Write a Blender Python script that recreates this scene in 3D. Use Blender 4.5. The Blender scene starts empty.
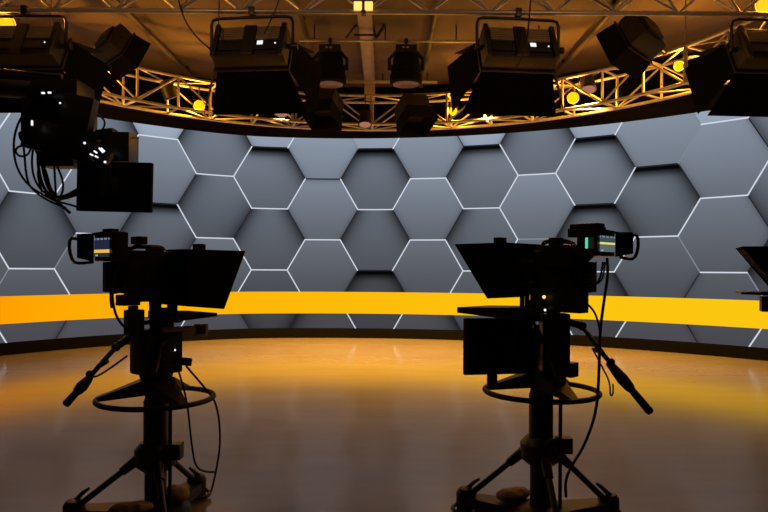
import bpy, bmesh, math, random
from mathutils import Vector, Matrix, Euler
random.seed(7)
SC = bpy.context.scene
COL = SC.collection
PI = math.pi
F = 650.0; EYE = 1.5; HOR = 270.0; ROLL = 0.0055
R = math.radians

# ------------------------------------------------------------------ camera
cd = bpy.data.cameras.new('camera'); cam = bpy.data.objects.new('camera', cd); COL.objects.link(cam)
cd.sensor_width = 36; cd.lens = F / 768 * 36; cd.shift_y = (HOR - 256) / 768; cd.clip_end = 100
cam.matrix_world = Matrix.Translation((0, 0, EYE)) @ Matrix.Rotation(PI / 2, 4, 'X') @ Matrix.Rotation(ROLL, 4, 'Z')
SC.camera = cam
vs = SC.view_settings
vs.view_transform = 'Standard'; vs.look = 'None'; vs.gamma = 1; vs.exposure = 0; vs.use_curve_mapping = False


def unroll(px, py):
    return px + ROLL * (py - 256), py - ROLL * (px - 384)


def at(px, py, Y):
    """world point on the sight line of a photo pixel, at distance Y"""
    x, y = unroll(px, py)
    return Vector(((x - 384) / F * Y, Y, EYE + (HOR - y) / F * Y))


def lin(r, g, b):
    f = lambda c: c / 255 / 12.92 if c / 255 <= .04045 else ((c / 255 + .055) / 1.055) ** 2.4
    return (f(r), f(g), f(b), 1)


# ------------------------------------------------------------------ materials
def pmat(name, col, rough=.5, metal=0, noise=0, nscale=8, spec=.5, stretch=None, bump=0):
    m = bpy.data.materials.new(name); m.use_nodes = True
    nt = m.node_tree; b = nt.nodes['Principled BSDF']
    b.inputs['Base Color'].default_value = (*col[:3], 1)
    b.inputs['Roughness'].default_value = rough
    b.inputs['Metallic'].default_value = metal
    b.inputs['Specular IOR Level'].default_value = spec
    if noise or bump:
        tc = nt.nodes.new('ShaderNodeTexCoord'); mp = nt.nodes.new('ShaderNodeMapping')
        nz = nt.nodes.new('ShaderNodeTexNoise'); nz.inputs['Scale'].default_value = nscale
        nz.inputs['Detail'].default_value = 5
        nt.links.new(tc.outputs['Object'], mp.inputs['Vector']); nt.links.new(mp.outputs['Vector'], nz.inputs['Vector'])
        if stretch: mp.inputs['Scale'].default_value = stretch
        if noise:
            rp = nt.nodes.new('ShaderNodeValToRGB')
            rp.color_ramp.elements[0].position = .3; rp.color_ramp.elements[1].position = .7
            rp.color_ramp.elements[0].color = (*[c * (1 - noise) for c in col[:3]], 1)
            rp.color_ramp.elements[1].color = (*[min(1, c * (1 + noise)) for c in col[:3]], 1)
            nt.links.new(nz.outputs['Fac'], rp.inputs['Fac']); nt.links.new(rp.outputs['Color'], b.inputs['Base Color'])
        if bump:
            bp = nt.nodes.new('ShaderNodeBump'); bp.inputs['Strength'].default_value = bump
            nt.links.new(nz.outputs['Fac'], bp.inputs['Height']); nt.links.new(bp.outputs['Normal'], b.inputs['Normal'])
    return m


def emat(name, col, strength=1):
    m = bpy.data.materials.new(name); m.use_nodes = True
    nt = m.node_tree; nt.nodes.clear()
    o = nt.nodes.new('ShaderNodeOutputMaterial'); e = nt.nodes.new('ShaderNodeEmission')
    e.inputs['Color'].default_value = (*col[:3], 1); e.inputs['Strength'].default_value = strength
    nt.links.new(e.outputs[0], o.inputs[0])
    return m


M = dict(
    black=pmat('black paint', (.012, .011, .010), .5, noise=.25, nscale=12),
    matte=pmat('matte black', (.0045, .0042, .0042), .9, noise=.2, nscale=20, spec=.12),
    plastic=pmat('black plastic', (.014, .012, .012), .38, noise=.2, nscale=30),
    rubber=pmat('black rubber', (.01, .01, .01), .7, noise=.2, nscale=40),
    darkmetal=pmat('dark anodised metal', (.03, .028, .027), .4, .6, noise=.2, nscale=15),
    steel=pmat('brushed steel', (.35, .33, .30), .35, .9, noise=.15, nscale=25),
    alu=pmat('truss aluminium', (.50, .47, .43), .42, .5, noise=.12, nscale=10),
    lampgrey=pmat('bronze grey lamp shell', (.30, .24, .15), .5, .2, noise=.12, nscale=6),
    curtain=pmat('black drape', (.005, .0047, .0047), .95, spec=.1, noise=.35, nscale=3, stretch=(6, 6, .15), bump=.4),
    wall=pmat('dark studio wall', (.03, .028, .027), .9, noise=.2, nscale=2),
    pipe=pmat('ceiling pipe', (.05, .038, .03), .6, noise=.2, nscale=5),
    tray=pmat('mauve painted tray', (.36, .30, .30), .6, noise=.12, nscale=5),
    canvas=pmat('sandbag canvas', (.34, .27, .20), .9, noise=.25, nscale=14, bump=.3),
    frame=pmat('pale grey frame', (.45, .43, .42), .5, noise=.1, nscale=20),
    amber=emat('amber lamp glow', (1, .66, .004), 1.15),
    orange=emat('orange lamp glow', (1, .42, .01), 1.6),
    pinklens=emat('dimmed lamp glow', lin(198, 128, 104), .7),
    hotlens=emat('warm lamp glow', (1, .55, .12), 1.6),
    led=emat('white indicator glow', (.9, .95, 1), 1.2),
    green=emat('green indicator glow', lin(110, 235, 190), .8),
)


def floor_mat():
    m = bpy.data.materials.new('polished studio floor'); m.use_nodes = True
    nt = m.node_tree; b = nt.nodes['Principled BSDF']
    tc = nt.nodes.new('ShaderNodeTexCoord'); mp = nt.nodes.new('ShaderNodeMapping')
    mp.inputs['Scale'].default_value = (.3, 1.1, 1)
    nz = nt.nodes.new('ShaderNodeTexNoise'); nz.inputs['Scale'].default_value = 2.2; nz.inputs['Detail'].default_value = 7
    nz.inputs['Roughness'].default_value = .6
    rp = nt.nodes.new('ShaderNodeValToRGB')
    rp.color_ramp.elements[0].position = .3; rp.color_ramp.elements[1].position = .72
    rp.color_ramp.elements[0].color = (.31, .265, .195, 1); rp.color_ramp.elements[1].color = (.38, .325, .24, 1)
    n2 = nt.nodes.new('ShaderNodeTexNoise'); n2.inputs['Scale'].default_value = 1.1; n2.inputs['Detail'].default_value = 4
    r2 = nt.nodes.new('ShaderNodeMapRange'); r2.inputs['To Min'].default_value = .13; r2.inputs['To Max'].default_value = .19
    bp = nt.nodes.new('ShaderNodeBump'); bp.inputs['Strength'].default_value = .008
    L = nt.links.new
    L(tc.outputs['Object'], mp.inputs['Vector']); L(mp.outputs['Vector'], nz.inputs['Vector']); L(tc.outputs['Object'], n2.inputs['Vector'])
    L(nz.outputs['Fac'], rp.inputs['Fac']); L(rp.outputs['Color'], b.inputs['Base Color'])
    L(n2.outputs['Fac'], r2.inputs['Value']); L(r2.outputs['Result'], b.inputs['Roughness'])
    L(nz.outputs['Fac'], bp.inputs['Height']); L(bp.outputs['Normal'], b.inputs['Normal'])
    b.inputs['IOR'].default_value = 2.2; b.inputs['Specular Tint'].default_value = (1, .80, .58, 1)
    return m


def ceiling_mat():
    m = bpy.data.materials.new('ceiling boards'); m.use_nodes = True
    nt = m.node_tree; b = nt.nodes['Principled BSDF']; L = nt.links.new
    tc = nt.nodes.new('ShaderNodeTexCoord')
    br = nt.nodes.new('ShaderNodeTexBrick'); br.inputs['Scale'].default_value = 1
    br.inputs['Brick Width'].default_value = 2.4; br.inputs['Row Height'].default_value = 1.2
    br.inputs['Mortar Size'].default_value = .012
    br.inputs['Color1'].default_value = (.145, .107, .098, 1); br.inputs['Color2'].default_value = (.12, .088, .08, 1)
    br.inputs['Mortar'].default_value = (.12, .09, .08, 1)
    nz = nt.nodes.new('ShaderNodeTexNoise'); nz.inputs['Scale'].default_value = 1.3; nz.inputs['Detail'].default_value = 6
    mx = nt.nodes.new('ShaderNodeMixRGB'); mx.blend_type = 'MULTIPLY'; mx.inputs['Fac'].default_value = .45
    L(tc.outputs['Object'], br.inputs['Vector']); L(tc.outputs['Object'], nz.inputs['Vector'])
    L(br.outputs['Color'], mx.inputs['Color1']); L(nz.outputs['Fac'], mx.inputs['Color2'])
    L(mx.outputs['Color'], b.inputs['Base Color']); b.inputs['Roughness'].default_value = .85
    return m


M['floor'] = floor_mat(); M['ceiling'] = ceiling_mat()


def attr_emat(name):
    m = bpy.data.materials.new(name); m.use_nodes = True
    nt = m.node_tree; nt.nodes.clear()
    o = nt.nodes.new('ShaderNodeOutputMaterial'); e = nt.nodes.new('ShaderNodeEmission')
    a = nt.nodes.new('ShaderNodeAttribute'); a.attribute_name = 'picture'
    nt.links.new(a.outputs['Color'], e.inputs['Color']); nt.links.new(e.outputs[0], o.inputs[0])
    e.inputs['Strength'].default_value = 1.0
    return m


M['picture'] = attr_emat('screen picture')


# ------------------------------------------------------------------ mesh helpers
class MB:
    def __init__(self): self.bm = bmesh.new()

    def box(self, c, s, mat=None, bev=.004):
        tmp = bmesh.new()
        bmesh.ops.create_cube(tmp, size=1, matrix=Matrix.Diagonal((*s, 1)))
        if bev: bmesh.ops.bevel(tmp, geom=tmp.edges[:], offset=min(bev, min(s) * .3), segments=2, affect='EDGES', profile=.7)
        X = Matrix.Translation(c)
        if mat is not None: X = X @ mat.to_4x4()
        tmp.transform(X); self._add(tmp); return self

    def _add(self, tmp):
        me = bpy.data.meshes.new('t'); tmp.to_mesh(me); tmp.free()
        self.bm.from_mesh(me); bpy.data.meshes.remove(me)

    def cyl(self, p0, p1, r0, r1=None, n=16):
        r1 = r0 if r1 is None else r1
        p0 = Vector(p0); p1 = Vector(p1); d = p1 - p0; l = d.length
        if l < 1e-6: return self
        X = Matrix.Translation((p0 + p1) / 2) @ d.to_track_quat('Z', 'Y').to_matrix().to_4x4()
        bmesh.ops.create_cone(self.bm, cap_ends=True, segments=n, radius1=r0, radius2=r1, depth=l, matrix=X)
        return self

    def ball(self, c, r, s=(1, 1, 1), n=12):
        bmesh.ops.create_uvsphere(self.bm, u_segments=n, v_segments=max(6, n // 2 + 2), radius=r,
                                  matrix=Matrix.Translation(c) @ Matrix.Diagonal((*s, 1)))
        return self

    def tube(self, pts, r, n=8, closed=False, smooth=0):
        pts = [Vector(p) for p in pts]
        for _ in range(smooth):
            q = []
            k = len(pts)
            for i in range(k if closed else k - 1):
                a, b = pts[i], pts[(i + 1) % k]
                q += [a.lerp(b, .25), a.lerp(b, .75)]
            if not closed: q = [pts[0]] + q + [pts[-1]]
            pts = q
        k = len(pts); rings = []
        up = None
        for i, p in enumerate(pts):
            if closed: t = pts[(i + 1) % k] - pts[i - 1]
            else: t = pts[min(i + 1, k - 1)] - pts[max(i - 1, 0)]
            t.normalize()
            if up is None:
                up = t.orthogonal().normalized()
            up = (up - t * up.dot(t)).normalized()
            sd = t.cross(up)
            rr = r[i] if isinstance(r, (list, tuple)) else r
            rings.append([self.bm.verts.new(p + (up * math.cos(2 * PI * j / n) + sd * math.sin(2 * PI * j / n)) * rr) for j in range(n)])
        for i in range(k if closed else k - 1):
            a, b = rings[i], rings[(i + 1) % k]
            if closed and i == k - 1:  # least twist match
                o = min(range(n), key=lambda s: (a[0].co - b[s].co).length)
                b = b[o:] + b[:o]
            for j in range(n):
                self.bm.faces.new((a[j], a[(j + 1) % n], b[(j + 1) % n], b[j]))
        if not closed:
            self.bm.faces.new(rings[0][::-1]); self.bm.faces.new(rings[-1])
        return self

    def hull(self, pts):
        vs_ = [self.bm.verts.new(p) for p in pts]
        r = bmesh.ops.convex_hull(self.bm, input=vs_)
        return self

    def prism(self, poly, y0, y1, f=None):
        """polygon in (x, z), extruded along y; f maps the local point"""
        f = f or (lambda p: p)
        a = [self.bm.verts.new(f(Vector((x, y0, z)))) for x, z in poly]
        b = [self.bm.verts.new(f(Vector((x, y1, z)))) for x, z in poly]
        n = len(poly)
        self.bm.faces.new(a); self.bm.faces.new(b[::-1])
        for i in range(n): self.bm.faces.new((a[i], b[i], b[(i + 1) % n], a[(i + 1) % n]))
        return self

    def lathe(self, prof, X=None, n=28):
        """profile of (r, z) round local z"""
        X = X or Matrix()
        rings = []
        for r_, z in prof:
            rings.append([self.bm.verts.new(X @ Vector((r_ * math.cos(2 * PI * j / n), r_ * math.sin(2 * PI * j / n), z))) for j in range(n)])
        for a, b in zip(rings, rings[1:]):
            for j in range(n): self.bm.faces.new((a[j], a[(j + 1) % n], b[(j + 1) % n], b[j]))
        self.bm.faces.new(rings[0][::-1]); self.bm.faces.new(rings[-1])
        return self

    def slab(self, quad, th):
        """flat panel of four corners with real thickness"""
        q = [Vector(p) for p in quad]
        n = (q[1] - q[0]).cross(q[3] - q[0]).normalized() * th / 2
        return self.hull([p + n for p in q] + [p - n for p in q])

    def xf(self, X):
        self.bm.transform(X); return self

    def build(self, name, mat, parent=None, smooth=True):
        bm = self.bm
        bmesh.ops.recalc_face_normals(bm, faces=bm.faces[:])
        me = bpy.data.meshes.new(name); bm.to_mesh(me); bm.free()
        if smooth:
            me.polygons.foreach_set('use_smooth', [True] * len(me.polygons))
            me.set_sharp_from_angle(angle=R(38))
        me.materials.append(M[mat] if isinstance(mat, str) else mat)
        o = bpy.data.objects.new(name, me); COL.objects.link(o)
        if parent: o.parent = parent
        return o


def tag(o, label, cat, group=None, kind=None):
    if label: o['label'] = label
    if cat: o['category'] = cat
    if group: o['group'] = group
    if kind: o['kind'] = kind
    return o


def thing(name, label, cat, loc=(0, 0, 0), rz=0, group=None):
    o = bpy.data.objects.new(name, None); COL.objects.link(o)
    o.empty_display_size = .1
    o.location = loc; o.rotation_euler = (0, 0, rz)
    return tag(o, label, cat, group)


def kids(o): return [c for c in bpy.data.objects if c.parent is o]


def copy_tree(o, parent=None):
    c = o.copy(); COL.objects.link(c)
    if parent: c.parent = parent
    for ch in kids(o): copy_tree(ch, c)
    return c


def struct(name, mb, mat):
    o = mb.build(name, mat); o['kind'] = 'structure'; return o


# ------------------------------------------------------------------ the screen's curve
XC, YC, RW = -0.956, 4.355, 10.0
HA, HH, PH, V0 = .7731, 1.3414, .7576, 1.330
VTOP, VBOT = 2.90, -1.29
BAND = (-.487, -.965)


def pull(th):
    sm = lambda t: (lambda q: q * q * (3 - 2 * q))(min(1, max(0, t)))
    return 1 - .05 * sm((-.15 - th) / .42) - .05 * sm((-.46 - th) / .32)


def curve(u, v, off=0):
    """u along the arc, v above eye level, off = towards the room"""
    th = u / RW; r = RW - off; k = pull(th)
    return Vector(((XC + r * math.sin(th)) * k, (YC + r * math.cos(th)) * k, EYE + v))


U0, U1 = -10.3, 10.8

# ------------------------------------------------------------------ room shell
CEIL = 5.65
mb = MB(); mb.box((0, 6.2, -.06), (20, 20.6, .12), bev=0); struct('floor', mb, 'floor')
mb = MB(); mb.box((0, 6.2, CEIL + .06), (20, 20.6, .12), bev=0); struct('ceiling', mb, 'ceiling')
mb = MB(); mb.box((-10.06, 6.2, CEIL / 2), (.12, 20.6, CEIL), bev=0); struct('wall_left', mb, 'wall')
mb = MB(); mb.box((10.06, 6.2, CEIL / 2), (.12, 20.6, CEIL), bev=0); struct('wall_right', mb, 'wall')
mb = MB(); mb.box((0, -4.06, CEIL / 2), (20, .12, CEIL), bev=0); struct('wall_front', mb, 'wall')
mb = MB(); mb.box((0, 16.46, CEIL / 2), (20, .12, CEIL), bev=0); struct('wall_back', mb, 'wall')
# curved black drape behind and above the screen
mb = MB(); N = 220; fr = []; bk = []
for i in range(N + 1):
    u = U0 - .4 + (U1 - U0 + .8) * i / N
    o = -.42 + .03 * math.sin(i * 1.9)
    fr.append([mb.bm.verts.new(curve(u, z - EYE, o)) for z in (0, CEIL)])
    bk.append([mb.bm.verts.new(curve(u, z - EYE, o - .03)) for z in (0, CEIL)])
for i in range(N):
    mb.bm.faces.new((fr[i][0], fr[i + 1][0], fr[i + 1][1], fr[i][1]))
    mb.bm.faces.new((bk[i][0], bk[i][1], bk[i + 1][1], bk[i + 1][0]))
tag(mb.build('stage_curtain', 'curtain'), 'black drape hanging in a curve behind and above the video wall', 'curtain')

# ------------------------------------------------------------------ video wall
wall = thing('video_wall', 'curved video wall showing grey hexagons and a yellow stripe', 'screen', (curve(0, -EYE)))
WLOC = Vector(wall.location)


def arc_box(name, mat, v0, v1, o0, o1, parent, n=120):
    mb = MB(); ring = []
    for i in range(n + 1):
        u = U0 + (U1 - U0) * i / n
        ring.append([mb.bm.verts.new(curve(u, v, o) - WLOC) for v, o in ((v0, o0), (v1, o0), (v1, o1), (v0, o1))])
    for a, b in zip(ring, ring[1:]):
        for j in range(4): mb.bm.faces.new((a[j], b[j], b[(j + 1) % 4], a[(j + 1) % 4]))
    mb.bm.faces.new(ring[0]); mb.bm.faces.new(ring[-1][::-1])
    return mb.build(name, mat, parent)


arc_box('cabinet_shell', 'matte', VBOT - .01, VTOP + .01, -.02, -.20, wall)
arc_box('plinth', 'matte', -EYE, VBOT - .012, .06, -.2, wall)
arc_box('header_trim', 'matte', VTOP + .012, VTOP + .45, .02, -.2, wall)

# --- the picture on it: which hexagon edges are bright lines and which are steps
W_, D_, S_, N_ = 'W', 'D', 'S', 'N'
flat = {(0, -1): S_, (0, 1): S_, (-1, -.5): D_, (-2, -1): S_, (-4, 0): S_, (-6, -1): N_, (2, -1): S_, (3, .5): N_,
        (4, -1): S_, (4, 0): S_, (5, -.5): S_}
sl = {}
for e in """-1 -.5 -1 D;-1 .5 0 D;-1 1.5 1 D;-1 -1.5 -1 N;0 -1 -.5 D;0 0 .5 D;0 1 1.5 D;1 -.5 -1 D;1 .5 0 D;1 1.5 2 D;1 -1.5 -1 D
2 -1 -1.5 D;3 -1.5 -1 D;3 .5 0 D;3 .5 1 D;4 -1 -.5 D;4 0 .5 D;4 1 1.5 D;5 -1.5 -1 N;5 -.5 -1 N;5 -.5 0 D;5 .5 1 N;5 1.5 1 D;5 1.5 2 D
6 -1 -.5 D;6 0 .5 D;6 1 .5 D;6 1 1.5 N;-2 -1 -.5 D;-2 0 .5 D;-2 2 1.5 D;-3 -1.5 -1 D;-3 .5 0 D;-3 1.5 2 D;-4 -1 -1.5 D;-4 0 -.5 D
-4 1 .5 D;-5 -1.5 -1 D;-5 .5 0 D;-6 1 .5 N;-6 0 .5 D;-6 2 1.5 D;-7 .5 0 D;-7 1.5 1 N;-7 -.5 -1 W""".replace('\n', ';').split(';'):
    a, b, c, k = e.split(); sl[(int(a), float(b), float(c))] = k
deep = {(0, -1), (0, 0), (0, 1), (-2, -1), (-2, 0), (2, -1), (2, 0), (4, -1), (4, 0), (5, -.5), (7, -1.5), (7, -.5), (7, .5),
        (-3, -.5), (-4, 0), (-3, -1.5), (-6, 0), (-5, -1.5), (3, -1.5), (-4, 1), (1, 1.5), (-1, 1.5), (4, 1), (-2, 1)}


def lev(L): return V0 - L * HH
def colx(i, s): return (1.5 * i + .5 * s) * HA + PH


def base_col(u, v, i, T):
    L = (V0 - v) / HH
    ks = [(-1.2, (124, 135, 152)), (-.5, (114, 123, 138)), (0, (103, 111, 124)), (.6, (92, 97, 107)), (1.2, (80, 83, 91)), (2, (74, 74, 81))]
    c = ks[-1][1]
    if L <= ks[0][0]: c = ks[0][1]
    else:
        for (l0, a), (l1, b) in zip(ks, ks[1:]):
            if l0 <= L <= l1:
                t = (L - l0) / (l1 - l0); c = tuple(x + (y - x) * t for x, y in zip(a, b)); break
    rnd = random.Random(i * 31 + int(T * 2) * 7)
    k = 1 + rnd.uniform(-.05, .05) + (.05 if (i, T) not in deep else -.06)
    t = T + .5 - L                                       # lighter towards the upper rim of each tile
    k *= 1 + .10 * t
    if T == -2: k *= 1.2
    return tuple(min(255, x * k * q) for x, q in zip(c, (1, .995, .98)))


flats = lambda i, L: flat.get((i, L), W_)
slants = lambda i, a, b: sl.get((i, a, b), W_)
pic = MB(); bm = pic.bm
hid = bm.faces.layers.int.new('hex')
hexes = {}
IC = range(-10, 10)
for i in IC:
    for T in ([-2, -1, 0, 1] if i % 2 == 0 else [-1.5, -.5, .5, 1.5]):
        hexes[len(hexes) + 1] = (i, T)
grid_n = 9
pending = []
for h, (i, T) in hexes.items():
    cx = colx(i, 0); cv = lev(T + .5)
    cor = [(colx(i, 1) + HA * .5, cv), (colx(i, 1), lev(T)), (colx(i, -1), lev(T)), (colx(i, -1) - HA * .5, cv), (colx(i, -1), lev(T + 1)), (colx(i, 1), lev(T + 1))]
    for k in range(6):
        a = Vector(cor[k]); b = Vector(cor[(k + 1) % 6]); c = Vector((cx, cv))
        P = {}
        for p in range(grid_n + 1):
            for q in range(grid_n + 1 - p):
                w = (a - c) * (p / grid_n) + (b - c) * (q / grid_n) + c
                P[p, q] = bm.verts.new((w.x, w.y, 0))
        for p in range(grid_n):
            for q in range(grid_n - p):
                f = bm.faces.new((P[p, q], P[p + 1, q], P[p, q + 1])); f[hid] = h
                if p + q < grid_n - 1:
                    f = bm.faces.new((P[p + 1, q], P[p + 1, q + 1], P[p, q + 1])); f[hid] = h


def strip(p, q, w, code):
    p = Vector((*p, 0)); q = Vector((*q, 0)); d = (q - p); n = Vector((-d.y, d.x, 0)).normalized() * w / 2; e = d.normalized() * w * .25
    m = 6
    for s in range(m):
        a = p - e + (d + 2 * e) * (s / m); b = p - e + (d + 2 * e) * ((s + 1) / m)
        f = bm.faces.new([bm.verts.new(x) for x in (a - n, b - n, b + n, a + n)]); f[hid] = code


LW = .025
for i in IC:
    for L in ([-1, 0, 1, 2] if i % 2 == 0 else [-.5, .5, 1.5]):
        k = flats(i, L)
        strip((colx(i, -1), lev(L)), (colx(i, 1), lev(L)), LW if k == W_ else .03, {'W': -1, 'N': -2, 'D': -3, 'S': -3}[k])
    for La in ([-1, 0, 1, 2] if i % 2 == 0 else [-1.5, -.5, .5, 1.5]):
        for Lb in (La - .5, La + .5):
            k = slants(i, La, Lb)
            strip((colx(i, 1), lev(La)), (colx(i + 1, -1), lev(Lb)), LW if k == W_ else .022, {'W': -1, 'N': -2, 'D': -3, 'S': -3}[k])
for co, no in (((0, VTOP, 0), (0, 1, 0)), ((0, VBOT, 0), (0, -1, 0)), ((U0, 0, 0), (-1, 0, 0)), ((U1, 0, 0), (1, 0, 0))):
    bmesh.ops.bisect_plane(bm, geom=bm.verts[:] + bm.edges[:] + bm.faces[:], plane_co=co, plane_no=no, clear_outer=True)
nb = 90
for s in range(nb):
    a = U0 + (U1 - U0) * s / nb; b = U0 + (U1 - U0) * (s + 1) / nb
    f = bm.faces.new([bm.verts.new(x) for x in ((a, BAND[1], 0), (b, BAND[1], 0), (b, BAND[0], 0), (a, BAND[0], 0))]); f[hid] = -9


def seg_d(p, a, b):
    d = b - a; t = max(0, min(1, (p - a).dot(d) / d.dot(d))); return (p - a - d * t).length


edge_cache = {}


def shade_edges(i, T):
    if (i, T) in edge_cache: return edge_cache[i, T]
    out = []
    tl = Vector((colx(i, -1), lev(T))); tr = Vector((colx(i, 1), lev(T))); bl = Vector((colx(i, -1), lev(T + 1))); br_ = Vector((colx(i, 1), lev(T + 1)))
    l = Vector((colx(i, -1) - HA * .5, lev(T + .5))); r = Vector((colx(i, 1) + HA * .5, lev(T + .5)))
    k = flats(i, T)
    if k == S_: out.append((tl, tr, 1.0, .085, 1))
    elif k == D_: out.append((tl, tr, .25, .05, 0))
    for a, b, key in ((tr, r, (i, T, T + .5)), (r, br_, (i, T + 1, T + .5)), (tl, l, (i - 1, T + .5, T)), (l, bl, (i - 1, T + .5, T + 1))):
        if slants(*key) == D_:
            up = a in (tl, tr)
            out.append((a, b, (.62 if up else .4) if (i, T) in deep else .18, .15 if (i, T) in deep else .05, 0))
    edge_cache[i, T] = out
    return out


vcol = {}
for f in bm.faces:
    h = f[hid]
    for v in f.verts:
        u_, v_ = v.co.x, v.co.y
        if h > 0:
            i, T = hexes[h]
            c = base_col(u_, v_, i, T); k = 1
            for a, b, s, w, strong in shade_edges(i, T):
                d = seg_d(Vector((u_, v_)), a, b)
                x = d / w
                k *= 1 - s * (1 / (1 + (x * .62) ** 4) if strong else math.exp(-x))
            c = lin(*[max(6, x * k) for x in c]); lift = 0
        elif h == -1: c = lin(212, 219, 231); lift = .004
        elif h == -2: c = lin(126, 134, 146); lift = .003
        elif h == -3: c = lin(38, 38, 44); lift = .002
        else:
            t = min(1, max(0, (u_ + 6.5) / 13)); q = abs(v_ - sum(BAND) / 2) / (BAND[0] - BAND[1]) * 2
            c = lin(255 - 3 * t, 166 + 38 * t ** .5 - 6 * q, 2 + 14 * t); lift = .008
        vcol[v.index if False else v] = (c, lift)
bm.verts.ensure_lookup_table()
lst = []
for v in bm.verts:
    c, lift = vcol[v]
    lst += list(c)
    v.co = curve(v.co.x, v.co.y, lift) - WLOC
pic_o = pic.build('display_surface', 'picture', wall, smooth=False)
at_ = pic_o.data.color_attributes.new('picture', 'FLOAT_COLOR', 'POINT')
at_.data.foreach_set('color', lst)
pic_o['label'] = 'lit picture of hexagon tiles with yellow stripe'

# ------------------------------------------------------------------ ceiling: pipes, cable tray, joint rail
for x, where in ((-4.05, 'leftmost of the long pipes under the ceiling'), (-1.36, 'long pipe under the ceiling left of the mauve cable tray'),
                 (.78, 'long pipe under the ceiling right of the mauve cable tray'), (3.5, 'rightmost of the long pipes under the ceiling')):
    mb = MB(); mb.tube([(0, -6, 0), (0, 0, 0), (0, 5, 0)], .05, 10)
    y1 = math.sqrt(10.3 ** 2 - (x - XC) ** 2) + YC - .35
    L_ = y1 - 1.0
    mb = MB(); mb.cyl((0, 0, 0), (0, L_, 0), .05, n=12)
    p = thing('ceiling_pipe', 'dark ' + where, 'pipe', (x, 1.0, CEIL - .13), 0, 'pipes along the ceiling')
    mb.build('pipe_tube', 'pipe', p)
    for k in range(5):
        mb = MB(); mb.box((0, .5 + k * (L_ - 1) / 4, .065), (.05, .08, .13)); mb.build('pipe_bracket', 'darkmetal', p)

cross = thing('lighting_pipe', 'thin crosswise pipe below the ceiling above the two drum spotlights', 'pipe', (0, 11.0, 5.59 - .01))
cz = at(384, 41, 11.0).z
cross.location.z = cz
mb = MB(); mb.cyl((-1.45, 0, 0), (2.9, 0, 0), .022, n=10); mb.build('pipe_tube', 'alu', cross)
for x in (-1.2, .0, 1.2, 2.6):
    mb = MB(); mb.cyl((x, 0, 0), (x, 0, CEIL - cz), .012, n=8); mb.build('hanger_rod', 'darkmetal', cross)

tr = thing('cable_tray', 'mauve cable tray running along the ceiling at the centre', 'cable tray', (-.33, 9.2, CEIL - .02))
mb = MB(); mb.box((0, 2.45, -.03), (.24, 4.9, .05)); mb.build('tray_panel', 'tray', tr)
for s in (-1, 1):
    mb = MB(); mb.box((s * .125, 2.45, -.05), (.012, 4.9, .10)); mb.build('tray_side', 'pipe', tr)
mb = MB(); mb.box((0, 4.86, -.26), (.23, .06, .42)); mb.build('tray_drop', 'tray', tr)
a = [at(346, 38, 11.0), at(355, 26, 11.0), at(373, 26, 11.0), at(376, 38, 11.0)]
loc = Vector(tr.location)
mb = MB(); mb.tube([p - loc for p in a], .02, 8); mb.tube([at(354, 35, 11.0) - loc, at(375, 35, 11.0) - loc], .018, 8)
mb.tube([at(376, 38, 11) - loc, at(390, 17, 11) - loc], .028, 8)
mb.build('tray_bracket', 'darkmetal', tr)

rail = thing('curtain_track', 'pale horizontal curtain track where ceiling meets the black drape', 'curtain track', (-.2, 13.7, at(384, 82, 13.7).z))
mb = MB(); mb.box((0, 0, 0), (2.6, .05, .05)); mb.build('track_rail', 'alu', rail)
for x in (-1.1, 0.15, 1.1):
    mb = MB(); mb.cyl((x, 0, .02), (x, 0, CEIL - rail.location.z), .012, n=8); mb.build('hanger_rod', 'darkmetal', rail)

# ------------------------------------------------------------------ straight truss across the top
TY = 7.0; TZ = at(384, 12, TY).z
trs = thing('lighting_truss', 'straight lattice truss crossing the top of the room', 'truss', (0, TY, TZ))
mb = MB(); mb.cyl((-4.65, 0, 0), (4.65, 0, 0), .026, n=12); mb.build('chord', 'alu', trs)
TH, TW = .30, .16
for s in (-1, 1):
    mb = MB(); mb.cyl((-4.65, s * TW, TH), (4.65, s * TW, TH), .026, n=12); mb.build('chord', 'alu', trs)
sp = 62.5 * TY / F
x0 = (52 - 384) * TY / F - sp
k = 0
for j in range(15):
    x = x0 + (j - 1) * sp
    if not -4.6 < x < 4.6: continue
    for s in (-1, 1):
        for d in (-1, 1):
            x2 = max(-4.64, min(4.64, x + d * sp / 2))
            mb = MB(); mb.cyl((x, 0, 0), (x2, s * TW, TH), .016 if s == 1 else .014, n=8); mb.build('brace', 'alu', trs)
for x in (-4.4, -1.5, 1.6, 4.4):
    mb = MB(); mb.cyl((x, 0, TH), (x, 0, CEIL - TZ), .01, n=8); mb.cyl((x, -TW, TH), (x, TW, TH), .016, n=8); mb.build('hanger_rod', 'darkmetal', trs)

# ------------------------------------------------------------------ curved box truss above the screen
RC = Vector((-.26, 7.3)); RI, RO = 5.45, 5.98
RZ = EYE + 2.86; RH = .56
rt = thing('curved_truss', 'curved golden lit lattice truss hanging above the video wall', 'truss', (RC.x, RC.y, RZ))


def rp(phi, r, z): return Vector((r * math.sin(phi), r * math.cos(phi), z))


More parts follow.
